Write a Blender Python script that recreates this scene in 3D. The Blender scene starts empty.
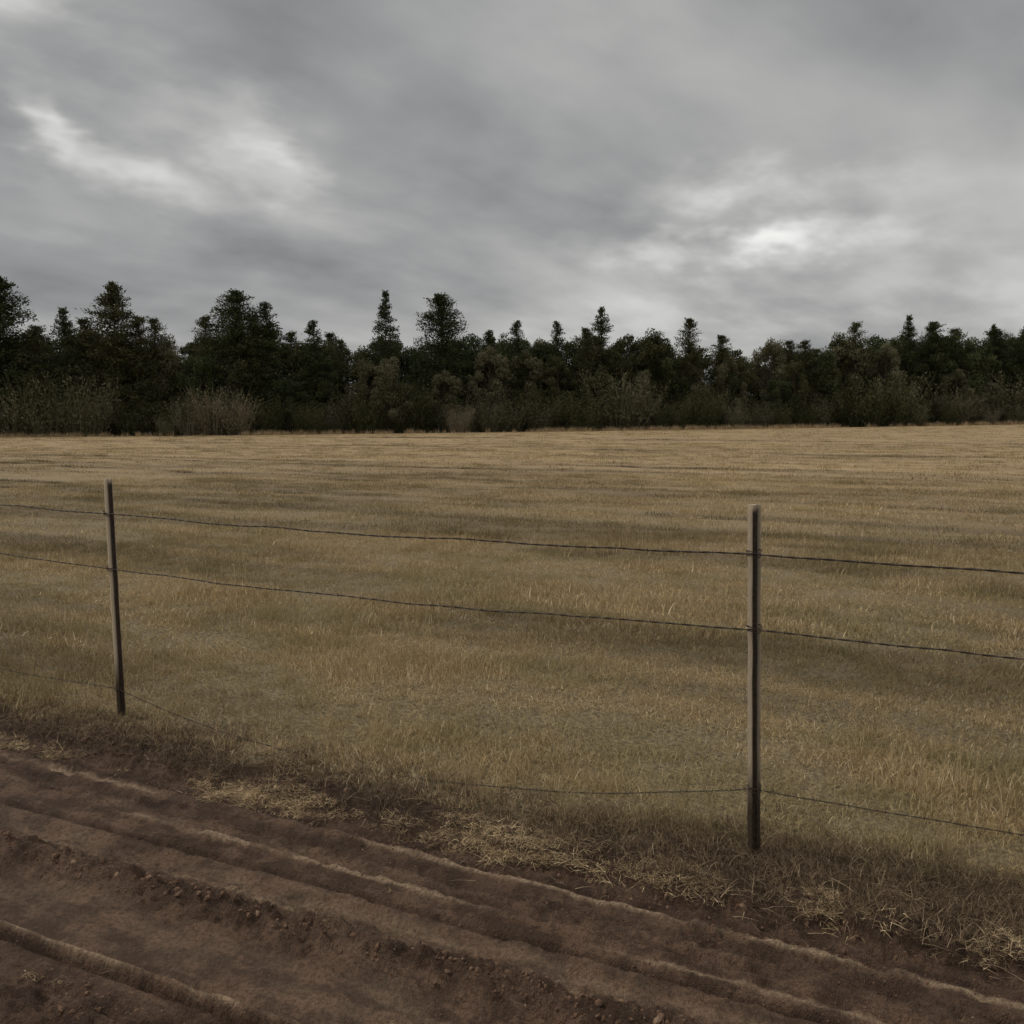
import bpy, math, numpy as np
rng = np.random.default_rng(7)
scene = bpy.context.scene
scene.view_settings.view_transform = 'Standard'
scene.view_settings.look = 'None'
scene.view_settings.exposure = 0
R = math.radians
EU = np.array([0.888, -0.4595]); EV = np.array([0.4595, 0.888])
ANG = math.atan2(0.4595, 0.888)

# ---------------- noise ----------------
TAB = np.random.default_rng(3).random((256, 256))
def vnoise(x, y):
    xi = np.floor(x).astype(int); yi = np.floor(y).astype(int)
    fx = x - xi; fy = y - yi
    fx = fx*fx*(3-2*fx); fy = fy*fy*(3-2*fy)
    a = TAB[xi & 255, yi & 255]; b = TAB[(xi+1) & 255, yi & 255]
    c = TAB[xi & 255, (yi+1) & 255]; d = TAB[(xi+1) & 255, (yi+1) & 255]
    return (a*(1-fx)+b*fx)*(1-fy)+(c*(1-fx)+d*fx)*fy
def fbm(x, y, o=4, g=0.5):
    s = 0; a = 1; t = 0
    for i in range(o):
        s = s+a*vnoise(x*2**i+17.3*i, y*2**i+9.1*i); t += a; a *= g
    return s/t
def sst(a, b, x):
    t = np.clip((x-a)/(b-a), 0, 1); return t*t*(3-2*t)
def gauss(x, c, s): return np.exp(-((x-c)/s)**2)

# ---------------- terrain ----------------
TRK = ((14.0, .16, .06), (15.8, .16, .06), (20, .22, .12), (22.3, .22, .12), (31, .3, -.04), (34, .3, -.04), (50, .5, .12), (74, .7, .1))
def trackv(u, v, c, k): return v+k*u+(fbm(u*0.05+c, v*0, 3)-.5)*1.2
def wcoord(u, v):
    k = 0.052-0.034*np.clip((v-2.3)/0.6, 0, 1)
    wob = (fbm(u*0.7+5, v*0.3, 3)-0.5)*0.045+(fbm(u*5, v*3, 3)-.5)*.012
    return v-k*(np.clip(u, -12, 8)+2)+wob
def edge_v(u):
    return 3.20+(fbm(u*1.6, u*0+3.3, 4)-0.5)*0.30+.20*sst(-1.8, -.3, u)
def terrain(u, v):
    x = u*EU[0]+v*EV[0]; y = u*EU[1]+v*EV[1]
    w = wcoord(u, v)
    near = sst(-14, -9, u)*(1-sst(6, 10, u))*sst(-4, 0, v)*(1-sst(6, 12, v))
    road = 1-sst(2.95, 3.35, v+(fbm(u*2, v*2, 3)-.5)*.2)
    z = -0.06*road
    n1 = fbm(u*3, v*6, 5)-0.5
    n2 = fbm(u*14, v*22, 4)-0.5
    n3 = np.abs(fbm(u*26, v*34, 3)-0.5)
    patch = sst(.42, .62, fbm(u*1.7+31, v*4.5, 4))
    rough = 0.28+.55*patch+2.0*gauss(w, 2.27, 0.11)+1.9*gauss(w, 3.14, 0.19)+1.3*(1-sst(1.68, 1.8, w))+0.7*gauss(w, 2.76, .12)
    rough = rough+0.3*sst(3.2, 3.5, v)
    z = z+near*(0.018*n1*rough+0.036*n2*rough-0.035*n3*rough)
    br = 0.35+1.2*fbm(u*3.1, v*2, 3)
    z = z+near*(0.036*gauss(w, 2.27, 0.06)*br-0.030*gauss(w, 2.535, 0.015)*br
                -0.016*gauss(w, 2.78, 0.02)*br+0.010*gauss(w, 2.655, 0.020)*br
                +0.010*gauss(w, 2.885, 0.016)*br-0.016*gauss(w, 2.93, 0.012)*br
                -0.014*gauss(w, 2.08, 0.10)-0.016*gauss(w, 2.42, 0.06)
                +0.014*gauss(w, 1.850, 0.010)-0.045*gauss(w, 1.822, .011)-0.014*(1-sst(1.80, 1.825, w))+0.015*(1-sst(1.6, 1.8, w))
                +0.040*gauss(w, 3.12, .07)*br)
    tread = np.sin((u+np.abs(w-2.42)*.8)*2*np.pi/0.055)*gauss(w, 2.42, 0.06)+np.sin((u-np.abs(w-2.06)*.8)*2*np.pi/0.06)*gauss(w, 2.06, 0.08)
    z = z+near*0.0018*tread*sst(.4, .6, fbm(u*1.1, v*2+9, 3))
    z = z-0.03*gauss(v, 0.35, 0.2)+0.03*gauss(v, 0.9, .12)
    fld = sst(3.2, 4.5, v)
    z = z+fld*((fbm(x*0.35, y*0.35, 3)-0.5)*0.10)
    for c, s, k in TRK: z = z-0.05*gauss(trackv(u, v, c, k), c, s)
    rise = sst(25, 135, y)*np.clip(0.6+0.011*x+0.00003*x*x, -0.25, 2.6)
    hill = 7*sst(168, 240, y-.19*x)
    return z+rise+hill
def axis(a, b, st, lo, hi, g=1.10):
    mid = list(np.arange(a, b, st))
    up = []; p = mid[-1]; s = st
    while p < hi: s *= g; p += s; up.append(p)
    dn = []; p = mid[0]; s = st
    while p > lo: s *= g; p -= s; dn.append(p)
    return np.array(dn[::-1]+mid+up)
U = axis(-7.2, 2.4, 0.0110, -700, 700, 1.08)
V = axis(1.35, 3.75, 0.0072, -250, 900, 1.045)
GU, GV = np.meshgrid(U, V, indexing='ij')
GZ = terrain(GU, GV)
def quad_mesh(name, co, q):
    me = bpy.data.meshes.new(name)
    me.vertices.add(len(co)); me.vertices.foreach_set('co', np.ascontiguousarray(co, dtype=np.float32).ravel())
    me.loops.add(len(q)*4); me.loops.foreach_set('vertex_index', q.astype(np.int32).ravel())
    me.polygons.add(len(q)); me.polygons.foreach_set('loop_start', np.arange(0, len(q)*4, 4, dtype=np.int32))
    me.polygons.foreach_set('loop_total', np.full(len(q), 4, dtype=np.int32))
    me.update(calc_edges=True)
    return me
def grid_mesh(name, GU, GV, GZ):
    nu, nv = GU.shape
    X = GU*EU[0]+GV*EV[0]; Y = GU*EU[1]+GV*EV[1]
    co = np.stack([X, Y, GZ], -1).reshape(-1, 3).astype(np.float32)
    i = np.arange(nu*nv).reshape(nu, nv)
    q = np.stack([i[:-1, :-1], i[1:, :-1], i[1:, 1:], i[:-1, 1:]], -1).reshape(-1, 4)
    return quad_mesh(name, co, q)
def fattr(me, name, arr):
    a = me.attributes.new(name, 'FLOAT', 'POINT'); a.data.foreach_set('value', np.asarray(arr, dtype=np.float32).ravel())
def link(ob):
    scene.collection.objects.link(ob); return ob

gm = grid_mesh('ground', GU, GV, GZ)
W = wcoord(GU, GV)
ev = edge_v(GU)
fieldmask = sst(-0.03, 0.16, GV-ev+(fbm(GU*9, GV*9, 3)-.5)*0.3)
br1 = sst(0.40, 0.62, fbm(GU*1.3+40, GV*6, 4))
brk = sst(0.36, 0.58, fbm(GU*4+40, GV*18, 4))
pale = (gauss(W, 2.655, 0.014)*sst(-3.5, -2.9, GU)*(1-sst(-1.9, -1.3, GU))*1.3
        + gauss(W, 2.885, 0.013)*sst(-2.5, -1.9, GU)*1.1
        + gauss(W, 2.865, 0.012)*(1-sst(-3.6, -2.9, GU))*1.0
        + gauss(W, 2.60, 0.011)*sst(-1.2, -.8, GU)*0.8
        + gauss(W, 2.36, 0.010)*0.5
        + gauss(W, 1.852, 0.010)*1.1)*(0.25+0.75*brk)
pale = pale+0.34*gauss(W, 2.06, 0.12)*(.3+.7*brk)*(.4+.6*br1)+0.42*gauss(W, 2.42, 0.075)*(.3+.7*brk)*(.5+.5*br1)+0.12*gauss(W, 2.72, 0.06)*br1
dark = 0.95*gauss(W, 2.535, 0.018)+0.6*gauss(W, 2.93, 0.03)+1.0*gauss(W, 3.17, 0.17)+0.45*(1-sst(1.76, 1.82, W))+1.0*gauss(W, 1.824, .011)+0.5*gauss(W, 2.27, 0.08)+0.6*gauss(W, 2.79, .05)
XX = GU*EU[0]+GV*EV[0]; YY = GU*EU[1]+GV*EV[1]
td = 0
for c, s, k in TRK: td = td+gauss(trackv(GU, GV, c, k), c, s*1.3)
fattr(gm, 'field', fieldmask); fattr(gm, 'pale', np.clip(pale, 0, 1)); fattr(gm, 'dark', np.clip(dark, 0, 1))
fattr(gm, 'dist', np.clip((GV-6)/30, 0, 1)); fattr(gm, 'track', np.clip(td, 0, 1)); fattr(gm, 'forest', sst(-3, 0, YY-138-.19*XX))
gm.polygons.foreach_set('use_smooth', np.ones(len(gm.polygons), dtype=bool))
ground = link(bpy.data.objects.new('ground', gm))

# ---------------- material helpers ----------------
class NT:
    def __init__(s, nt): s.nt = nt; s.n = nt.nodes; s.l = nt.links
    def node(s, t, **k):
        n = s.n.new(t)
        for a, b in k.items(): setattr(n, a, b)
        return n
    def set(s, sock, v):
        if isinstance(v, bpy.types.NodeSocket): s.l.new(v, sock)
        else: sock.default_value = v
    def m(s, op, a, b=0.0, c=None, clamp=False):
        n = s.node('ShaderNodeMath', operation=op, use_clamp=clamp)
        s.set(n.inputs[0], a); s.set(n.inputs[1], b)
        if c is not None: s.set(n.inputs[2], c)
        return n.outputs[0]
    def mix(s, f, a, b, blend='MIX'):
        n = s.node('ShaderNodeMix', data_type='RGBA', blend_type=blend)
        s.set(n.inputs[0], f)
        s.set(n.inputs[6], a if isinstance(a, bpy.types.NodeSocket) else (*a, 1))
        s.set(n.inputs[7], b if isinstance(b, bpy.types.NodeSocket) else (*b, 1))
        return n.outputs[2]
    def scale(s, c, f):
        n = s.node('ShaderNodeVectorMath', operation='SCALE'); s.l.new(c, n.inputs[0]); s.set(n.inputs['Scale'], f); return n.outputs[0]
    def noise(s, vec, scale, detail=4, rough=0.5, dist=0.0, dim='2D'):
        n = s.node('ShaderNodeTexNoise', noise_dimensions=dim); s.set(n.inputs['Vector'], vec)
        n.inputs['Scale'].default_value = scale; n.inputs['Detail'].default_value = detail
        n.inputs['Roughness'].default_value = rough; n.inputs['Distortion'].default_value = dist
        return n.outputs['Fac']
    def ramp(s, f, lo, hi, a=0.0, b=1.0):
        n = s.node('ShaderNodeMapRange', interpolation_type='SMOOTHSTEP')
        s.set(n.inputs[0], f); n.inputs[1].default_value = lo; n.inputs[2].default_value = hi
        n.inputs[3].default_value = a; n.inputs[4].default_value = b
        return n.outputs[0]
    def attr(s, name):
        return s.node('ShaderNodeAttribute', attribute_name=name).outputs['Fac']
    def mapping(s, vec, scale=(1, 1, 1), rot=(0, 0, 0)):
        n = s.node('ShaderNodeMapping'); s.set(n.inputs[0], vec)
        n.inputs['Rotation'].default_value = rot; n.inputs['Scale'].default_value = scale
        return n.outputs[0]
def newmat(name):
    m = bpy.data.materials.new(name); m.use_nodes = True; m.node_tree.nodes.clear()
    t = NT(m.node_tree); out = t.node('ShaderNodeOutputMaterial'); return m, t, out
def bsdf(t, out, col, rough=0.9, spec=0.2, bump=None, metal=0.0):
    b = t.node('ShaderNodeBsdfPrincipled')
    t.set(b.inputs['Base Color'], col if isinstance(col, bpy.types.NodeSocket) else (*col, 1))
    t.set(b.inputs['Roughness'], rough); b.inputs['Specular IOR Level'].default_value = spec
    b.inputs['Metallic'].default_value = metal
    if bump is not None: t.l.new(bump, b.inputs['Normal'])
    t.l.new(b.outputs[0], out.inputs[0]); return b

def patch_nodes(t, pos):
    uv = t.mapping(pos, (1, 1, 1), (0, 0, ANG))
    a = t.noise(t.mapping(uv, (0.10, 0.55, 0.1)), 1.0, 3, 0.6)
    b = t.noise(t.mapping(uv, (0.5, 1.3, .5)), 1.0, 2, 0.6)
    return uv, a, b

# ground material
mat, t, out = newmat('ground_soil_and_field')
pos = t.node('ShaderNodeNewGeometry').outputs['Position']
uv, pa, pb = patch_nodes(t, pos)
field = t.attr('field'); paleA = t.attr('pale'); darkA = t.attr('dark'); distA = t.attr('dist')
n1 = t.noise(pos, 6, 5, 0.65); n2 = t.noise(pos, 55, 4, 0.7); n3 = t.noise(pos, 230, 2, 0.7)
streak = t.noise(t.mapping(uv, (1.4, 24, 1)), 1.0, 3, 0.6)
soil = t.mix(t.ramp(n1, .40, .62), (0.082, 0.047, 0.029), (0.195, 0.116, 0.074))
soil = t.mix(t.m('MULTIPLY', t.ramp(streak, .47, .68, 0, .6), t.ramp(n1, .35, .6, .2, 1)), soil, (0.27, 0.17, 0.112))
soil = t.mix(t.ramp(n2, .45, .66, 0, .6), soil, (0.062, 0.036, 0.024))
soil = t.mix(t.ramp(n3, .58, .72, 0, .5), soil, (0.29, 0.20, 0.137))
soil = t.mix(t.m('MULTIPLY', darkA, 0.70), soil, (0.046, 0.027, 0.019))
soil = t.mix(t.m('MULTIPLY', paleA, t.ramp(n2, .35, .6, 1.0, .5)), soil, (0.52, 0.375, 0.245))
fn = t.noise(t.mapping(uv, (1, 1.6, 1)), 30, 4, 0.75)
fn2 = t.noise(t.mapping(uv, (1, 3.0, 1)), 2.2, 6, 0.75)
thatch = t.mix(t.ramp(fn, .35, .65), (0.085, 0.066, 0.038), (0.24, 0.185, 0.105))
thatch = t.scale(thatch, t.ramp(pa, .38, .60, 0.75, 1.1))
far = t.mix(t.ramp(pa, .3, .7), (0.27, 0.19, 0.098), (0.41, 0.29, 0.155))
far = t.mix(t.ramp(fn2, .38, .60, 0.6, 0), far, (0.18, 0.13, 0.07))
fcol = t.mix(distA, thatch, far)
fcol = t.mix(t.m('MULTIPLY', t.attr('track'), .75), fcol, (0.06, 0.044, 0.028))
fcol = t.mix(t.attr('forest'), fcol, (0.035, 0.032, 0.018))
col = t.mix(field, soil, fcol)
h = t.m('ADD', t.m('MULTIPLY', n2, 0.7), t.m('MULTIPLY', n3, 0.35))
h = t.m('ADD', h, t.m('MULTIPLY', n1, 0.5))
h = t.m('MULTIPLY', h, t.m('SUBTRACT', 1.0, t.m('MULTIPLY', field, .75)))
bp = t.node('ShaderNodeBump'); bp.inputs['Strength'].default_value = 1.0; bp.inputs['Distance'].default_value = 0.045
t.l.new(h, bp.inputs['Height'])
bsdf(t, out, col, 0.75, 0.22, bp.outputs[0])
gm.materials.append(mat)

# plant materials
def plantmat(name, stops, patch=False, trans=0.0, rnd=0.35):
    m, t, out = newmat(name)
    tint = t.attr('tint')
    col = t.mix(tint, stops[0], stops[1])
    if len(stops) > 2:
        col = t.mix(t.ramp(tint, .75, 1.0), col, stops[2])
    oi = t.node('ShaderNodeObjectInfo').outputs['Random']
    if patch:
        pos = t.node('ShaderNodeNewGeometry').outputs['Position']
        uv, pa, pb = patch_nodes(t, pos)
        col = t.mix(t.m('MULTIPLY', t.ramp(pb, .40, .66), 0.6), col, (0.27, 0.235, 0.12))
        col = t.scale(col, t.ramp(pa, .38, .60, 0.66, 1.05))
    col = t.scale(col, t.m('ADD', t.m('MULTIPLY', oi, rnd), 1-rnd/2))
    d = t.node('ShaderNodeBsdfDiffuse'); t.l.new(col, d.inputs[0])
    if trans > 0:
        tr = t.node('ShaderNodeBsdfTranslucent'); mx = t.node('ShaderNodeMixShader')
        t.l.new(col, tr.inputs[0]); mx.inputs[0].default_value = trans
        t.l.new(d.outputs[0], mx.inputs[1]); t.l.new(tr.outputs[0], mx.inputs[2]); t.l.new(mx.outputs[0], out.inputs[0])
    else: t.l.new(d.outputs[0], out.inputs[0])
    return m
M_grass = plantmat('dry_grass', [(0.30, 0.225, 0.118), (0.55, 0.41, 0.228), (0.70, 0.58, 0.39)], patch=True, trans=0.2)
M_weed = plantmat('dark_weeds', [(0.07, 0.06, 0.03), (0.17, 0.135, 0.07)])
M_straw = plantmat('straw', [(0.26, 0.18, 0.10), (0.54, 0.40, 0.23), (0.68, 0.54, 0.35)])
M_dead = plantmat('dead_grass', [(0.07, 0.049, 0.033), (0.17, 0.122, 0.077), (0.32, 0.24, 0.155)])
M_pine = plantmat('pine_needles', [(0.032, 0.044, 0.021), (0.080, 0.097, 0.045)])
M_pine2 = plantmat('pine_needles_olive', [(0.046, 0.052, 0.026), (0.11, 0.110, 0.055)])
M_brush = plantmat('brush_leaves', [(0.085, 0.081, 0.048), (0.19, 0.175, 0.110)])
M_brush2 = plantmat('dry_brush', [(0.125, 0.108, 0.073), (0.26, 0.225, 0.155)])
M_bark, t, out = newmat('bark')
p = t.node('ShaderNodeNewGeometry').outputs['Position']
bsdf(t, out, t.mix(t.noise(p, 3, 3, dim='3D'), (0.05, 0.04, 0.03), (0.12, 0.095, 0.07)), 0.95, 0.1)

# ---------------- mesh builder ----------------
class MB:
    def __init__(s): s.v = []; s.q = []; s.m = []; s.t = []; s.c = 0
    def add(s, v, q, mat, tint):
        v = np.asarray(v, float); q = np.asarray(q, int)
        s.v.append(v); s.q.append(q+s.c); s.m.append(np.full(len(q), mat)); s.c += len(v)
        s.t.append(np.broadcast_to(tint, (len(v),)))
    def build(s, name, mats):
        me = quad_mesh(name, np.concatenate(s.v), np.concatenate(s.q))
        me.polygons.foreach_set('material_index', np.concatenate(s.m).astype(np.int32))
        fattr(me, 'tint', np.concatenate(s.t))
        for m in mats: me.materials.append(m)
        return me
    def tube(s, path, rad, k=5, mat=0, tint=0.5):
        path = np.asarray(path, float); n = len(path); rad = np.broadcast_to(rad, (n,))
        T = np.gradient(path, axis=0); T /= np.linalg.norm(T, axis=1)[:, None]+1e-9
        ref = np.array([0, 0, 1.0]) if abs(T[0, 2]) < 0.8 else np.array([1.0, 0, 0])
        A = np.cross(T, ref); A /= np.linalg.norm(A, axis=1)[:, None]+1e-9; B = np.cross(T, A)
        th = np.arange(k)*2*np.pi/k
        V = path[:, None]+rad[:, None, None]*(A[:, None]*np.cos(th)[None, :, None]+B[:, None]*np.sin(th)[None, :, None])
        i = np.arange(n*k).reshape(n, k)
        q = np.stack([i[:-1], np.roll(i, -1, 1)[:-1], np.roll(i, -1, 1)[1:], i[1:]], -1).reshape(-1, 4)
        s.add(V.reshape(-1, 3), q, mat, tint)
    def leaves(s, P, D, ln, wd, mat, tint, rg):
        n = len(P); D = D/(np.linalg.norm(D, axis=1)[:, None]+1e-9)
        r = rg.normal(size=(n, 3)); S = np.cross(D, r); S /= np.linalg.norm(S, axis=1)[:, None]+1e-9
        ln = np.broadcast_to(ln, (n,))[:, None]; wd = np.broadcast_to(wd, (n,))[:, None]
        V = np.stack([P-D*ln*.5, P+S*wd*.5, P+D*ln*.5, P-S*wd*.5], 1).reshape(-1, 3)
        s.add(V, np.arange(n*4).reshape(n, 4), mat, np.repeat(tint, 4))

def tuft(name, nb, h0, h1, spread, tilt, wid, mat, seed, seeds=0, flat=False):
    rg = np.random.default_rng(seed); b = MB()
    az = rg.random(nb)*2*np.pi; r = spread*np.sqrt(rg.random(nb)); pa = rg.random(nb)*2*np.pi
    base = np.stack([r*np.cos(pa), r*np.sin(pa), np.full(nb, -0.005)], 1)
    L = h0+(h1-h0)*rg.random(nb)**1.5; tl = tilt*(0.15+rg.random(nb))
    d = np.stack([np.cos(az), np.sin(az), 0*az], 1); side = np.stack([-np.sin(az), np.cos(az), 0*az], 1)
    tw = rg.random(nb)*np.pi; side = side*np.cos(tw)[:, None]+d*np.sin(tw)[:, None]*0.9
    tint = rg.random(nb); rows = []
    p = base.copy()
    for k in range(4):
        w = wid*(1-0.28*k)*(0.7+0.6*tint)[:, None]*0.5
        rows.append((p-side*w, p+side*w))
        a = tl*(0.6+0.5*k)
        if flat: a = np.clip(np.pi/2-0.25+0.16*k+rg.normal(size=nb)*.05, 0, 1.62)
        p = p+(L/3)[:, None]*(d*np.sin(a)[:, None]+np.array([0, 0, 1])*np.cos(a)[:, None])
    V = np.stack([x for rr in rows for x in rr], 1)
    i = np.arange(nb)[:, None]*8
    q = np.concatenate([i+np.array([[2*k, 2*k+1, 2*k+3, 2*k+2]]) for k in range(3)], 0)
    b.add(V.reshape(-1, 3), q, 0, np.repeat(tint, 8))
    for j in range(seeds):
        a = rg.random()*6.28; x, y = spread*(rg.random(2)-.5); H = h1*(1.1+.6*rg.random()); le = rg.random()*.5
        pth = np.array([[x, y, 0], [x+le*H*.2*math.cos(a), y+le*H*.2*math.sin(a), H*.5], [x+le*H*.7*math.cos(a), y+le*H*.7*math.sin(a), H]])
        b.tube(pth, [wid*.4, wid*.35, wid*.2], 3, 0, 0.85)
        n = 10; s = rg.random(n); P = pth[1]+(pth[2]-pth[1])*(0.55+0.5*s)[:, None]+rg.normal(size=(n, 3))*.003
        b.leaves(P, rg.normal(size=(n, 3))*.4+[0, 0, 1], .011, .003, 0, np.full(n, .7)+.2*rg.random(n), rg)
    return bpy.data.objects.new(name, b.build(name, [mat]))

def coll(name, obs):
    c = bpy.data.collections.new(name)
    for o in obs: c.objects.link(o)
    return c
def scatter(name, pts, rot, scl, idx, collection):
    me = bpy.data.meshes.new(name); me.vertices.add(len(pts)); me.vertices.foreach_set('co', np.asarray(pts, dtype=np.float32).ravel())
    a = me.attributes.new('rot', 'FLOAT_VECTOR', 'POINT'); a.data.foreach_set('vector', np.asarray(rot, dtype=np.float32).ravel())
    scl = np.asarray(scl, dtype=np.float32)
    if scl.ndim == 1: scl = np.repeat(scl[:, None], 3, 1)
    a = me.attributes.new('scl', 'FLOAT_VECTOR', 'POINT'); a.data.foreach_set('vector', scl.ravel())
    a = me.attributes.new('idx', 'INT', 'POINT'); a.data.foreach_set('value', np.asarray(idx, dtype=np.int32))
    ob = link(bpy.data.objects.new(name, me))
    ng = bpy.data.node_groups.new(name+'_instances', 'GeometryNodeTree')
    ng.interface.new_socket('Geometry', in_out='INPUT', socket_type='NodeSocketGeometry')
    ng.interface.new_socket('Geometry', in_out='OUTPUT', socket_type='NodeSocketGeometry')
    N = ng.nodes; L = ng.links
    gi = N.new('NodeGroupInput'); go = N.new('NodeGroupOutput')
    mp = N.new('GeometryNodeMeshToPoints'); ip = N.new('GeometryNodeInstanceOnPoints')
    ci = N.new('GeometryNodeCollectionInfo'); ci.inputs['Collection'].default_value = collection
    ci.inputs['Separate Children'].default_value = True; ci.inputs['Reset Children'].default_value = True
    def na(nm, ty):
        n = N.new('GeometryNodeInputNamedAttribute'); n.data_type = ty; n.inputs['Name'].default_value = nm
        return n.outputs['Attribute']
    er = N.new('FunctionNodeEulerToRotation'); L.new(na('rot', 'FLOAT_VECTOR'), er.inputs[0])
    L.new(gi.outputs[0], mp.inputs[0]); L.new(mp.outputs[0], ip.inputs['Points']); L.new(ci.outputs[0], ip.inputs['Instance'])
    ip.inputs['Pick Instance'].default_value = True
    L.new(na('idx', 'INT'), ip.inputs['Instance Index']); L.new(er.outputs[0], ip.inputs['Rotation']); L.new(na('scl', 'FLOAT_VECTOR'), ip.inputs['Scale'])
    L.new(ip.outputs[0], go.inputs[0])
    md = ob.modifiers.new('instances', 'NODES'); md.node_group = ng
    return ob
def uv2p(u, v, dz=0):
    return np.stack([u*EU[0]+v*EV[0], u*EU[1]+v*EV[1], terrain(u, v)+dz], 1)
def xy2uv(x, y): return x*EU[0]+y*EU[1], x*EV[0]+y*EV[1]

# ---------------- field grass ----------------
tc = coll('grass_tufts', [tuft('a%02d' % i, 64, .018, .055, .11, 1.1, .0034, M_grass, 10+i) for i in range(4)] +
          [tuft('b%02d' % i, 34, .03, .095, .06, .9, .0030, M_grass, 30+i, seeds=2) for i in range(3)] +
          [tuft('c%02d' % i, 60, .020, .058, .26, 1.1, .0075, M_grass, 50+i) for i in range(3)] +
          [tuft('d%02d' % i, 50, .03, .08, .22, .8, .010, M_weed, 60+i) for i in range(2)])
P = []; RO = []; SC = []; ID = []
def grass_zone(r0, r1, dens, kinds, smin, smax, half=0.80):
    area = half*(r1*r1-r0*r0); n = int(area*dens)
    r = np.sqrt(r0*r0+(r1*r1-r0*r0)*rng.random(n)); a = (rng.random(n)*2-1)*half
    x = r*np.sin(a); y = r*np.cos(a); k = y < 134+.19*x; x = x[k]; y = y[k]; n = len(x); u, v = xy2uv(x, y)
    keep = (v-edge_v(u)+(fbm(u*9, v*9, 3)-.5)*.3) > 0.06+0.12*rng.random(n)
    dn = fbm(u*1.1+8, v*2.2, 4)
    keep &= rng.random(n) < 0.62+1.2*sst(.34, .62, dn)
    for c, s, kk in TRK: keep &= rng.random(n) > 0.97*gauss(trackv(u, v, c, kk), c, s*1.5)
    u = u[keep]; v = v[keep]; n = len(u)
    hv = sst(.3, .7, fbm(u*0.9+3, v*1.8+70, 4))
    P.append(uv2p(u, v)); RO.append(np.stack([rng.normal(size=n)*.08, rng.normal(size=n)*.08, rng.random(n)*6.28], 1))
    s = (smin+(smax-smin)*rng.random(n))*(0.85+0.38*hv)
    SC.append(np.stack([s, s, s*(0.72+.58*hv)], 1)); ID.append(rng.choice(kinds, n))
S4 = [0, 1, 2, 3]
grass_zone(2.3, 7, 290, S4*6+[4, 5, 6], .75, 1.35)
grass_zone(7, 14, 95, S4*5+[4, 5, 6, 7, 8, 9], 1.0, 1.6)
grass_zone(14, 30, 17, [7, 8, 9], 1.0, 1.6, .75)
grass_zone(30, 70, 2.4, [7, 8, 9], 1.3, 2.3, .72)
grass_zone(70, 160, .4, [7, 8, 9], 2.0, 3.2, .70)
n = 1100; u = -9+14*rng.random(n); v = edge_v(u)+.12+np.abs(rng.normal(size=n))*.35
keep = rng.random(n) < .2+1.3*sst(.45, .65, fbm(u*2, v*2+5, 3)); u = u[keep]; v = v[keep]; n = len(u)
P.append(uv2p(u, v)); RO.append(np.stack([rng.normal(size=n)*.12, rng.normal(size=n)*.12, rng.random(n)*6.28], 1))
s = .6+.7*rng.random(n); SC.append(np.stack([s, s, s], 1)); ID.append(rng.choice([4, 5, 6], n))
for c, s_, k in TRK:
    half = c*1.3+8; n = int(2*half*np.clip(120/c, 2.0, 7)); u = -c*.9+(rng.random(n)*2-1)*half
    v = c-k*u-(fbm(u*0.05+c, u*0, 3)-.5)*1.2+rng.normal(size=n)*s_*.35
    keep = rng.random(n) < .25+1.2*sst(.35, .6, fbm(u*.35+c, u*0+7, 3)); u = u[keep]; v = v[keep]; n = len(u)
    P.append(uv2p(u, v)); RO.append(np.stack([0*u, 0*u, rng.random(n)*6.28], 1))
    s = (.6+.5*rng.random(n))*(1+c/45); SC.append(np.stack([s, s, s], 1)); ID.append(rng.choice([10, 11], n))
scatter('field_grass', np.concatenate(P), np.concatenate(RO), np.concatenate(SC), np.concatenate(ID), tc)

# ---------------- straw litter + dead grass on the verge ----------------
sc_ = coll('verge_tufts', [tuft('s%02d' % i, 44, .035, .10, .09, 1.2, .0026, M_straw, 70+i, flat=True) for i in range(3)] +
           [tuft('t%02d' % i, 36, .03, .12, .07, 1.35, .0026, M_dead, 80+i) for i in range(3)] +
           [tuft('u%02d' % i, 26, .05, .15, .12, 1.2, .0024, M_dead, 90+i, flat=True) for i in range(2)])
P = []; RO = []; SC = []; ID = []
def verge(n, vfun, kinds, s0, s1, msk=None):
    u = -8.5+11.5*rng.random(n); v = vfun(u, n)
    if msk is not None:
        k = rng.random(n) < msk(u, v); u = u[k]; v = v[k]
    n = len(u)
    P.append(uv2p(u, v)); RO.append(np.stack([rng.normal(size=n)*.12, rng.normal(size=n)*.12, rng.random(n)*6.28], 1))
    s = s0+(s1-s0)*rng.random(n); SC.append(np.stack([s, s, s], 1)); ID.append(rng.choice(kinds, n))
verge(3200, lambda u, n: 3.03+.045*(u+2.9)+rng.normal(size=n)*.035, [0, 1, 2], .4, .8,
      lambda u, v: gauss(u, -2.85, .33)+gauss(u, -1.6, .38)*.9+.5*gauss(u, -.95, .12)+.5*gauss(u, -.37, .10)+.4*gauss(u, .15, .1)+.35*gauss(u, -4.6, .4)+.4*gauss(u, -6.5, .5))
verge(5200, lambda u, n: edge_v(u)+.06+rng.normal(size=n)*.13, [3, 4, 5, 6, 7], .5, 1.1, lambda u, v: .6+.4*sst(-2, 0, u))
verge(6500, lambda u, n: 3.10+rng.random(n)*.52, [3, 4, 5, 6, 7], .5, 1.05, lambda u, v: sst(-1.6, -.3, u))
verge(260, lambda u, n: 1.4+1.9*rng.random(n), [6, 7, 0], .2, .45)
scatter('verge_dead_grass', np.concatenate(P), np.concatenate(RO), np.concatenate(SC), np.concatenate(ID), sc_)

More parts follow.
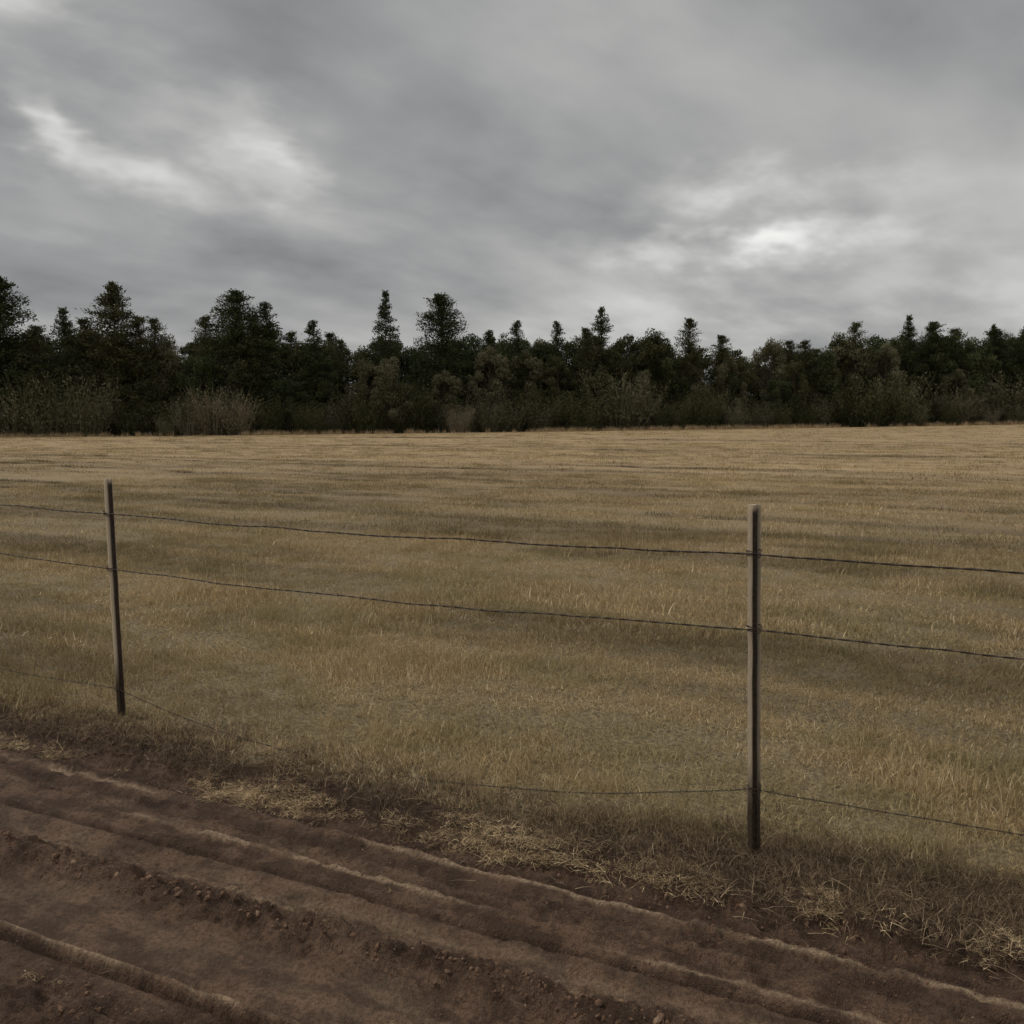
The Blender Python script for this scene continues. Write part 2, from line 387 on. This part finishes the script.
# ---------------- soil clods ----------------
M_clod, t, out = newmat('soil_clod')
p = t.node('ShaderNodeNewGeometry').outputs['Position']
oi = t.node('ShaderNodeObjectInfo').outputs['Random']
c1 = t.mix(t.noise(p, 40, 3, .7, dim='3D'), (0.078, 0.046, 0.030), (0.21, 0.128, 0.084))
c1 = t.mix(t.ramp(oi, .8, 1, 0, .5), c1, (0.29, 0.20, 0.135))
bsdf(t, out, c1, .9, .15)
import bmesh
cl = []
for i in range(6):
    bm = bmesh.new(); bmesh.ops.create_icosphere(bm, subdivisions=3, radius=1)
    rg = np.random.default_rng(200+i); o = rg.random(3)*50
    sq = np.array([1+.4*rg.random(), .8, .55+.25*rg.random()])
    planes = rg.normal(size=(9, 3)); planes /= np.linalg.norm(planes, axis=1)[:, None]
    for v_ in bm.verts:
        c = np.array(v_.co); m_ = max(0.0, float((planes@c).max()))
        f = 0.72+0.42*float(vnoise(np.array([c[0]*1.7+o[0]]), np.array([c[1]*1.7+c[2]*2.1+o[1]]))[0])+.25*float(vnoise(np.array([c[0]*5+o[0]]), np.array([c[1]*5+c[2]*4+o[1]]))[0])
        f = min(f, .82/max(m_, .5))
        v_.co = c*f*sq
    me = bpy.data.meshes.new('clod%d' % i); bm.to_mesh(me); bm.free(); me.materials.append(M_clod)
    cl.append(bpy.data.objects.new('clod%d' % i, me))
cc = coll('soil_clod_shapes', cl)
n = 150000; u = -8+10.5*rng.random(n); v = 1.2+2.35*rng.random(n); w = wcoord(u, v)
cl_n = sst(.35, .65, fbm(u*3+2, v*6, 4))
dens = .025+1.0*gauss(w, 2.27, .07)*(.2+cl_n)+.7*gauss(w, 3.12, .16)*cl_n+.4*(1-sst(1.7, 1.82, w))*cl_n+.15*gauss(w, 2.75, .10)*cl_n+.35*gauss(w, 2.54, .03)*cl_n+.3*gauss(w, 2.92, .03)+.06*cl_n
k = rng.random(n) < dens*.6; u = u[k]; v = v[k]; w = w[k]; n = len(u)
s = .0016+.003*rng.random(n)+.011*rng.random(n)**7*(0.2+gauss(w, 2.27, .08)+gauss(w, 3.12, .2)+.5*(1-sst(1.7, 1.82, w)))
scatter('soil_clods', uv2p(u, v, -0.001), rng.random((n, 3))*6.28, s, rng.integers(0, 6, n), cc)

# ---------------- trees ----------------
def conifer(name, seed, H=18., Rb=3.6, shape=1.0, nbr=150, nl=7000, mat=None, bare=0.06, droop=.25, rag=.5):
    rg = np.random.default_rng(seed); b = MB()
    zz = np.linspace(0, H*.97, 9); bend = np.cumsum(rg.normal(size=(9, 2))*.07, 0)
    b.tube(np.column_stack([bend, zz]), np.linspace(.28, .03, 9), 6, 0)
    tpos = bare+(1-bare)*rg.random(nbr)**.75; az = rg.random(nbr)*2*np.pi
    prof = Rb*(np.clip(1-tpos, 0, 1)**shape)*(sst(bare-.05, bare+.14, tpos)*.5+.5)
    lob = 1-rag/2+rag*vnoise(az*1.1+seed, tpos*6)
    L = prof*lob*(.6+.5*rg.random(nbr))+.30
    per = np.maximum(32, (nl*L**1.1/np.sum(L**1.1)).astype(int))
    for i in range(nbr):
        z0 = tpos[i]*H*.98; cx = np.interp(z0, zz, bend[:, 0]); cy = np.interp(z0, zz, bend[:, 1])
        up = .55*(tpos[i]-.2)+.12*rg.normal()
        d = np.array([math.cos(az[i]), math.sin(az[i]), up]); s = np.linspace(0, 1, 4)
        pth = np.array([cx, cy, z0])+s[:, None]*d*L[i]; pth[:, 2] -= droop*L[i]*s**2*.5
        if L[i] > 1: b.tube(pth, np.linspace(.06, .012, 4), 3, 0)
        n = per[i]; q = rg.random(n)**.95
        c = np.array([cx, cy, z0])+q[:, None]*d*L[i]; c[:, 2] -= droop*L[i]*q**2*.5
        sp = .13*L[i]*(1.15-q)+.13
        off = rg.normal(size=(n, 3))*sp[:, None]*[1, 1, .8]
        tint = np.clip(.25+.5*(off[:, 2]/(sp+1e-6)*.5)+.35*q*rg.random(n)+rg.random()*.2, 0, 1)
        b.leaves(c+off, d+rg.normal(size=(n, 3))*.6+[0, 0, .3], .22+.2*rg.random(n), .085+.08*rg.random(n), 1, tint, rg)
    return b.build(name, [M_bark, mat or M_pine])
def broad(name, seed, H=13., Rw=4., nl=8000, mat=None, ncl=42, low=.18):
    rg = np.random.default_rng(seed); b = MB()
    b.tube(np.array([[0, 0, 0], [.15, .1, H*.3], [.1, -.1, H*.6], [0, 0, H*.85]]), [.3, .22, .13, .04], 6, 0)
    for i in range(ncl):
        t_ = low+(1-low)*rg.random()**.8; a = rg.random()*6.28
        prof = math.sin(math.pi*min(1, max(.08, (t_-low+.12)/(1-low+.16))))**.6
        r = Rw*prof*(.25+.75*math.sqrt(rg.random())); c0 = np.array([r*math.cos(a), r*math.sin(a), t_*H*.93])
        b.tube(np.array([[0, 0, max(.15*H, c0[2]-r*.9)], c0*[.5, .5, 1]+[0, 0, -.4], c0]), [.09, .06, .02], 3, 0)
        R_ = (.75+.75*rg.random())*Rw/4*(1.15-.35*t_); n = nl//ncl
        dd = rg.normal(size=(n, 3)); dd /= np.linalg.norm(dd, axis=1)[:, None]
        rr = R_*(.35+.75*rg.random(n)**.6)
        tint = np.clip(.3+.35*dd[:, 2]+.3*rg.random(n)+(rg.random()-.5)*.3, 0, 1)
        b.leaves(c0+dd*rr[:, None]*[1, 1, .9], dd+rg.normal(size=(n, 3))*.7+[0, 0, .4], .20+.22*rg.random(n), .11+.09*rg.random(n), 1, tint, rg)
    return b.build(name, [M_bark, mat or M_pine2])
def brush(name, seed, H=5., Rw=2.2, ns=100, nl=3000, mat=None):
    rg = np.random.default_rng(seed); b = MB()
    for i in range(ns):
        a = rg.random()*6.28; r = Rw*.5*math.sqrt(rg.random()); h = H*(.35+.7*rg.random()); le = rg.random()*.5
        p0 = np.array([r*math.cos(a), r*math.sin(a), 0]); d = np.array([le*math.cos(a), le*math.sin(a), 1.])
        s = np.linspace(0, 1, 4); pth = p0+s[:, None]*d*h+np.cumsum(rg.normal(size=(4, 3))*[.08, .08, 0], 0)
        b.tube(pth, np.linspace(.035, .008, 4), 3, 1, .4+.4*rg.random())
        for j in range(2):
            q = .3+.6*rg.random(); k_ = np.array([np.interp(q, s, pth[:, m]) for m in range(3)]); dd = d*.6+rg.normal(size=3)*.35
            b.tube(np.array([k_, k_+dd*.5*h*.3, k_+dd*h*.3+[0, 0, .1]]), [.018, .012, .006], 3, 1, .4+.4*rg.random())
        n = nl//ns; q = .08+.95*rg.random(n)
        c = np.stack([np.interp(q, s, pth[:, m]) for m in range(3)], 1)+rg.normal(size=(n, 3))*.28
        b.leaves(c, rg.normal(size=(n, 3))*.5+[0, 0, 1], .16+.16*rg.random(n), .06+.05*rg.random(n), 1, np.clip(rg.random(n)*.7+q*.25, 0, 1), rg)
    return b.build(name, [M_bark, mat or M_brush])
pines = [conifer('pine_a', 1, 18, 5.6, .8, nbr=180, nl=10000), conifer('pine_b', 2, 18, 6.0, .58, nbr=180, mat=M_pine2, nl=11000), conifer('pine_c', 3, 18, 4.2, .7, nbr=160, nl=8000),
         conifer('pine_d', 4, 18, 7.4, .62, nbr=260, nl=22000, rag=.8), conifer('pine_e', 5, 18, 8.8, .8, nbr=280, nl=24000, mat=M_pine2, rag=.8)]
broads = [broad('oak_a', 11), broad('oak_b', 12, 13, 4.6, 9000, M_pine), broad('oak_c', 13, 13, 3.4, 7500, M_pine2), broad('oak_d', 14, 13, 3.8, 8000, M_brush, low=.1)]
brs = [brush('brush_a', 21), brush('brush_b', 22, 5, 2.8, 110, 3800), brush('brush_c', 23, 5, 2.2, 130, 1500, M_brush2), brush('brush_d', 24, 5, 2.6, 100, 4200, M_pine2)]
def gz(x, y):
    x = np.atleast_1d(np.asarray(x, float)); y = np.atleast_1d(np.asarray(y, float)); u, v = xy2uv(x, y); return terrain(u, v)
def TL(x): return 138+.19*x
sky_trees = [(-72.5, 22.8, 3, 1.15), (-77, 21, 4, .9), (-63.8, 18.4, 0, 1.0), (-57.1, 22.2, 4, 1.1), (-51.7, 17.2, 1, .8), (-67.5, 16, 1, 1.), (-61, 17, 1, .9), (-54, 17.5, 1, 1.0),
 (-41, 21.4, 3, 1.05), (-45, 17.6, 1, .9), (-38, 17.5, 1, 1.), (-36.3, 19.8, 2, 1.3), (-29.5, 17.2, 2, 1.1), (-19.1, 21.6, 0, .75), (-10.4, 21.4, 3, .95), (-3.5, 16.0, 2, 1.),
 (.9, 17.5, 2, 1.), (6.9, 17.5, 2, .9), (14.2, 19.6, 0, .95), (11.8, 16.5, 1, .8), (23.3, 14.9, 0, 1.), (28.8, 18.2, 1, .85), (34.3, 15.5, 1, .9), (48.4, 14.6, 1, 1.),
 (57.4, 17.8, 1, .8), (67.2, 18.8, 0, .8), (71.4, 17.8, 3, .85), (76.2, 16.8, 1, 1.0), (83.9, 16.8, 3, .9), (89.7, 17.4, 3, .9), (-84, 21, 3, 1.), (-92, 18, 0, 1.), (98, 17, 0, 1.)]
for x, H, k, wf in sky_trees:
    ob = link(bpy.data.objects.new('pine_tree', pines[k])); y = TL(x)+4
    ob.location = (x, y, float(gz(x, y)[0])-.1); s = H/18; ob.scale = (wf*(.5+.5*s), wf*(.5+.5*s), s); ob.rotation_euler = (0, 0, rng.random()*6.28)
for x, H in ((-42, 6.8), (-39, 6.0), (-45, 5.0), (-71, 4.6), (-8, 4.2)):
    ob = link(bpy.data.objects.new('bare_shrub', brs[2])); y = TL(x)-2.6-rng.random()
    ob.location = (x, y, float(gz(x, y)[0])-.1); s = H/5; ob.scale = (s*1.15, s*1.15, s); ob.rotation_euler = (0, 0, rng.random()*6.28)
allc = []
for i, me in enumerate(broads+pines[:4]+brs): allc.append(bpy.data.objects.new('k%02d' % i, me))
tcoll = coll('treeline_shapes', allc)
P = []; RO = []; SC = []; ID = []
def row(off, step, kinds, h0, h1, base, wj=(.9, 1.2)):
    x = np.arange(-125, 150, step); n = len(x); x = x+rng.normal(size=n)*step*.3; y = TL(x)+off+rng.normal(size=n)*1.3
    hm = .88+.28*vnoise(x*.09+off, x*0)
    H = (h0+(h1-h0)*rng.random(n))*hm*(1+.10*sst(50, 75, x)+.05*sst(-30, -60, x))*np.where((x > 30) & (x < 50), .93, 1)
    P.append(np.stack([x, y, gz(x, y)-.1], 1)); RO.append(np.stack([0*x, 0*x, rng.random(n)*6.28], 1))
    ids = rng.choice(kinds, n); b = np.array([13]*4+[18]*4+[5]*4)[ids]; s = H/b
    wv = (.5+.5*s)*(wj[0]+(wj[1]-wj[0])*rng.random(n)) if base != 5 else s*(1+.4*rng.random(n))
    SC.append(np.stack([wv, wv, s], 1)); ID.append(ids)
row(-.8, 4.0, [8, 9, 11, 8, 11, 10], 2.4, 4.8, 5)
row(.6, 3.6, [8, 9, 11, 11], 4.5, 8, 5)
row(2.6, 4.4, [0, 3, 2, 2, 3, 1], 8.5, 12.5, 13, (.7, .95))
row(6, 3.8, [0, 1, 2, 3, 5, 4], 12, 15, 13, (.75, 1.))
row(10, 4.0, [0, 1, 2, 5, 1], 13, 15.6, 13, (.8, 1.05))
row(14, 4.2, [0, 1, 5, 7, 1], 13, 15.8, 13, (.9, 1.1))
scatter('distant_treeline', np.concatenate(P), np.concatenate(RO), np.concatenate(SC), np.concatenate(ID), tcoll)
n = 2600; x = -125+275*rng.random(n); y = TL(x)-3.4+rng.normal(size=n)*1.1
k = rng.random(n) < .2+sst(.4, .65, vnoise(x*.15, x*0+4)); x = x[k]; y = y[k]; n = len(x)
eg = coll('edge_grass_shapes', [tuft('g%02d' % i, 50, .4, 1.2, .6, .6, .05, M_straw, 300+i) for i in range(3)])
scatter('tall_dry_grass', np.stack([x, y, gz(x, y)], 1), np.stack([0*x, 0*x, rng.random(n)*6.28], 1), .35+.5*rng.random(n), rng.integers(0, 3, n), eg)

# ---------------- fence ----------------
M_post, t, out = newmat('rusty_post_metal')
tc_ = t.node('ShaderNodeTexCoord').outputs['Object']
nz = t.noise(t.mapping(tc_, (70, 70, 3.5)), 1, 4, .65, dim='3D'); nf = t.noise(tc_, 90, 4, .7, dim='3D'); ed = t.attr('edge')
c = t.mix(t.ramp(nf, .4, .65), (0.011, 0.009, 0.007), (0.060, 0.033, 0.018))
c = t.mix(t.m('MULTIPLY', t.ramp(nz, .28, .42), ed), c, (0.85, 0.70, 0.50))  # pale colour paints the lit flange stripe as well as the worn edges
bp = t.node('ShaderNodeBump'); bp.inputs['Distance'].default_value = .002; t.l.new(nf, bp.inputs['Height'])
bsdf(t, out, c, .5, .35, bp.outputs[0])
M_wire, t, out = newmat('fence_wire_metal')
p = t.node('ShaderNodeNewGeometry').outputs['Position']
bsdf(t, out, t.mix(t.noise(p, 30, 2, dim='3D'), (0.016, 0.013, 0.011), (0.07, 0.045, 0.030)), .6, .4)
fence = link(bpy.data.objects.new('wire_fence', None))
def tpost():
    """studded T-post: flange across the fence line, stem towards the road, studs, worn pale edges, lit stripe painted pale on the left flange"""
    prof = [(-.024, .004), (-.024, 0.0), (-.013, -.001), (-.0085, -.002), (-.0045, -.008), (-.0040, -.022), (-.0056, -.024), (-.0056, -.029), (-.0035, -.031),
            (.0035, -.031), (.0056, -.029), (.0056, -.024), (.0040, -.022), (.0045, -.008), (.0075, -.002), (.013, -.001), (.024, 0.0), (.024, .004), (.019, .0055), (-.019, .0055)]
    edge = [1, 1, 1, .5, 0, 0, 0, 0, 0, 0, 0, 0, 0, 0, .0, .3, .6, .8, .1, .3]  # left flange kept pale across its width: a highlight painted into the colour
    prof = np.array(prof); k = len(prof); zs = np.concatenate([np.linspace(-.35, 1.30, 60), np.linspace(1.305, 1.352, 8)]); n = len(zs)
    V = np.zeros((n, k, 3)); V[:, :, 0] = prof[:, 0]; V[:, :, 1] = prof[:, 1]; V[:, :, 2] = zs[:, None]
    V[:, :, 0] += (vnoise(zs*9, zs*0+2)-.5)[:, None]*.002
    V += (np.random.default_rng(4).random(V.shape)-.5)*.0006
    i = np.arange(n*k).reshape(n, k)
    q = np.stack([i[:-1], np.roll(i, -1, 1)[:-1], np.roll(i, -1, 1)[1:], i[1:]], -1).reshape(-1, 4)
    me = bpy.data.meshes.new('fence_post')
    verts = V.reshape(-1, 3).tolist(); faces = [tuple(int(a) for a in f) for f in q]
    faces.append(tuple(int(a) for a in i[-1]))
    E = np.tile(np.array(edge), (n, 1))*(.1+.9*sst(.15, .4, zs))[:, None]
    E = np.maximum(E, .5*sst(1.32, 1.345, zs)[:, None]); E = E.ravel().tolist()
    z = .1
    while z < 1.3:
        b0 = len(verts)
        for (x, y, zz) in [(-.008, .005, -.009), (.008, .005, -.009), (.008, .005, .009), (-.008, .005, .009), (-.006, .012, -.006), (.006, .012, -.006), (.006, .012, .006), (-.006, .012, .006)]:
            verts.append((x, y, z+zz)); E.append(.2)
        faces += [(b0+4, b0+5, b0+6, b0+7), (b0, b0+1, b0+5, b0+4), (b0+1, b0+2, b0+6, b0+5), (b0+2, b0+3, b0+7, b0+6), (b0+3, b0, b0+4, b0+7)]
        z += .055
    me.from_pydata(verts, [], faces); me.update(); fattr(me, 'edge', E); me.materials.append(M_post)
    return me
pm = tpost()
A = np.array([.944, 3.368]); B = np.array([-2.23, 5.01]); D = B-A
posts = []
for k, (lx, ly, rz) in zip(range(-2, 4), [(.01, 0, .3), (-.02, .01, -.5), (-.024, .0, -.30), (-.016, 0, .9), (.02, .01, .1), (-.01, 0, .2)]):
    q = A+D*k
    if k not in (0, 1): q = q+rng.normal(size=2)*.02
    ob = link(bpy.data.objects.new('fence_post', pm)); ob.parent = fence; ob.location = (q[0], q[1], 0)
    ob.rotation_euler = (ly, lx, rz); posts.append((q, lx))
wz = {1: [1.2, 1.19, 1.169, 1.16, 1.26, 1.2], 2: [.9, .95, .881, .85, .99, .9], 3: [.3, .44, .255, .16, .22, .2]}
for wi, zs in wz.items():
    path = []
    for j in range(5):
        q0, l0 = posts[j]; q1, l1 = posts[j+1]; ns = 230
        s = np.linspace(0, 1, ns, endpoint=(j == 4))
        sag = {1: .020, 2: .024, 3: .05}[wi]
        if wi == 3 and j == 2: sag = .21
        off = EV*(-.033 if wi < 3 else -.02)
        x = (q0[0]+l0*zs[j])*(1-s)+(q1[0]+l1*zs[j+1])*s+off[0]; y = q0[1]*(1-s)+q1[1]*s+off[1]
        z = zs[j]*(1-s)+zs[j+1]*s-sag*4*s*(1-s)+(fbm(s*9+j*13+wi*7, s*0, 3)-.5)*.020*np.sin(np.pi*s)**.5
        path.append(np.stack([x, y, z], 1))
    path = np.concatenate(path); b = MB(); L = np.concatenate([[0], np.cumsum(np.linalg.norm(np.diff(path, axis=0), axis=1))])
    for ph in (0, np.pi):
        th = L*2*np.pi/.13+ph; o = np.stack([EV[0]*np.cos(th), EV[1]*np.cos(th), np.sin(th)], 1)*.0018
        b.tube(path+o, {1: .0025, 2: .0021, 3: .0013}[wi], 5, 0)
    br_ = np.random.default_rng(wi); l = .05
    while l < L[-1]:
        c0 = np.array([np.interp(l, L, path[:, m]) for m in range(3)])
        for _ in range(2):
            d_ = br_.normal(size=3); d_ -= np.array([EU[0], EU[1], 0])*(d_@np.array([EU[0], EU[1], 0])); d_ /= np.linalg.norm(d_)
            b.tube(np.array([c0-d_*.010, c0, c0+d_*.010]), [.0005, .0016, .0005], 4, 0)
        l += .125+.01*br_.random()
    me = b.build('fence_wire', [M_wire]); me.polygons.foreach_set('use_smooth', np.ones(len(me.polygons), dtype=bool))
    ob = link(bpy.data.objects.new('fence_wire', me)); ob.parent = fence
    for j, (q, l) in enumerate(posts):
        b = MB(); th = np.linspace(0, 2*np.pi, 20); c0 = np.array([q[0]+l*zs[j], q[1], zs[j]])
        for dz in (-.007, .008):
            a = np.cos(th)*.028; d_ = np.sin(th)*.026-.013
            pth = np.stack([c0[0]+EU[0]*a+EV[0]*d_, c0[1]+EU[1]*a+EV[1]*d_, c0[2]+dz+.006*np.sin(th*2)], 1)
            b.tube(pth, .0018, 5, 0)
        ob = link(bpy.data.objects.new('wire_clip', b.build('wire_clip', [M_wire]))); ob.parent = fence

# ---------------- world ----------------
SUN_EL, SUN_AZ = R(46), R(-72)
wd = bpy.data.worlds.new('World'); scene.world = wd; wd.use_nodes = True; wd.node_tree.nodes.clear()
wd.cycles.sampling_method = 'NONE'
t = NT(wd.node_tree); out = t.node('ShaderNodeOutputWorld')
sky = t.node('ShaderNodeTexSky', sky_type='NISHITA'); sky.sun_disc = False; sky.sun_elevation = SUN_EL; sky.sun_rotation = SUN_AZ
b1 = t.node('ShaderNodeBackground'); t.l.new(sky.outputs[0], b1.inputs[0]); b1.inputs[1].default_value = .07
dirv = t.node('ShaderNodeTexCoord').outputs['Generated']
sp = t.node('ShaderNodeSeparateXYZ'); t.l.new(dirv, sp.inputs[0]); X, Y, Z = sp.outputs
zc = t.m('ADD', t.m('MAXIMUM', Z, 0.0), 0.24)
cb = t.node('ShaderNodeCombineXYZ'); t.l.new(t.m('DIVIDE', X, zc), cb.inputs[0]); t.l.new(t.m('DIVIDE', Y, zc), cb.inputs[1])
pl = t.mapping(cb.outputs[0], (1, 1, 1), (0, 0, R(-42)))
nA = t.noise(t.mapping(pl, (.8, 1.2, 1)), 1.5, 4, .45, .2)
nB = t.noise(t.mapping(pl, (1.1, 1.6, 1)), 3.4, 4, .5)
wrp = t.node('ShaderNodeTexNoise'); wrp.inputs['Scale'].default_value = 6; wrp.inputs['Detail'].default_value = 4; wrp.inputs['Roughness'].default_value = .6
t.l.new(t.mapping(dirv, (1, 1, 2.0)), wrp.inputs['Vector'])
ws = t.node('ShaderNodeSeparateXYZ'); t.l.new(wrp.outputs['Color'], ws.inputs[0])
az = t.m('ADD', t.m('ARCTAN2', X, Y), t.m('MULTIPLY', t.m('SUBTRACT', ws.outputs[0], .5), .22))
el0 = t.m('ARCSINE', Z)
el = t.m('ADD', el0, t.m('MULTIPLY', t.m('SUBTRACT', ws.outputs[1], .5), .13))
def blob(a0, e0, r1, r2, rot, amp):
    da = t.m('SUBTRACT', az, R(a0)); de = t.m('SUBTRACT', el, R(e0)); c, s = math.cos(R(rot)), math.sin(R(rot))
    p1 = t.m('DIVIDE', t.m('ADD', t.m('MULTIPLY', da, c), t.m('MULTIPLY', de, s)), R(r1))
    p2 = t.m('DIVIDE', t.m('SUBTRACT', t.m('MULTIPLY', de, c), t.m('MULTIPLY', da, s)), R(r2))
    e = t.m('EXPONENT', t.m('MULTIPLY', t.m('ADD', t.m('MULTIPLY', p1, p1), t.m('MULTIPLY', p2, p2)), -1.0))
    return t.m('MULTIPLY', e, amp)
blobs = [(-28, 21.8, 3.0, 1.5, -20, .38), (-26.3, 16.6, 2.0, 1.3, -35, .38), (-22, 13.9, 4.5, 1.3, -22, .24), (-14.2, 15.0, 3.2, 2.0, -40, .28), (-19, 17, 8, 2.5, -30, .10),
         (15.0, 13.4, 6.5, 1.3, -3, .26), (14.5, 10.2, 7, 1.1, 0, .44), (12, 6.4, 13, 2.4, 0, .12), (28, 7, 9, 2.8, 0, .07),
         (5, 20, 13, 4, -8, -.04), (26, 18, 8, 3, 0, -.06), (-24, 8.0, 14, 2.8, 0, -.06)]
L = t.m('ADD', .365, t.m('MULTIPLY', t.m('SUBTRACT', nA, .5), .46))
L = t.m('ADD', L, t.m('MULTIPLY', t.m('SUBTRACT', nB, .5), .16))
tex = t.ramp(nB, .25, .7, .6, 1.25)
S = None
for bb in blobs:
    g = blob(*bb); S = g if S is None else t.m('ADD', S, g)
L = t.m('ADD', L, t.m('MULTIPLY', S, tex))
L = t.m('MAXIMUM', L, .18)
L = t.m('MULTIPLY', L, t.ramp(Z, .45, 1.0, 1.0, 2.6))
tintc = t.mix(t.ramp(L, .18, .5), (0.985, 0.992, 1.01), (1.0, .995, .965))
b2 = t.node('ShaderNodeBackground'); t.l.new(t.scale(tintc, L), b2.inputs[0]); b2.inputs[1].default_value = 1.0
mx = t.node('ShaderNodeMixShader'); mx.inputs[0].default_value = .96
t.l.new(b1.outputs[0], mx.inputs[1]); t.l.new(b2.outputs[0], mx.inputs[2]); t.l.new(mx.outputs[0], out.inputs[0])

sd = bpy.data.lights.new('sun', 'SUN'); sd.energy = 1.5; sd.angle = R(12); sd.color = (1, .92, .80)
so = link(bpy.data.objects.new('sun', sd))
from mathutils import Vector
dv = Vector((math.sin(SUN_AZ)*math.cos(SUN_EL), math.cos(SUN_AZ)*math.cos(SUN_EL), math.sin(SUN_EL)))
so.rotation_euler = dv.to_track_quat('Z', 'Y').to_euler(); so.location = (-20, 10, 30)

cam = bpy.data.cameras.new('camera'); cam.lens = 900/1024*36; cam.sensor_width = 36; cam.clip_end = 3000; cam.clip_start = .05
co = link(bpy.data.objects.new('camera', cam)); co.location = (0, 0, 1.65); co.rotation_euler = (R(90-5.52), 0, 0)
scene.camera = co
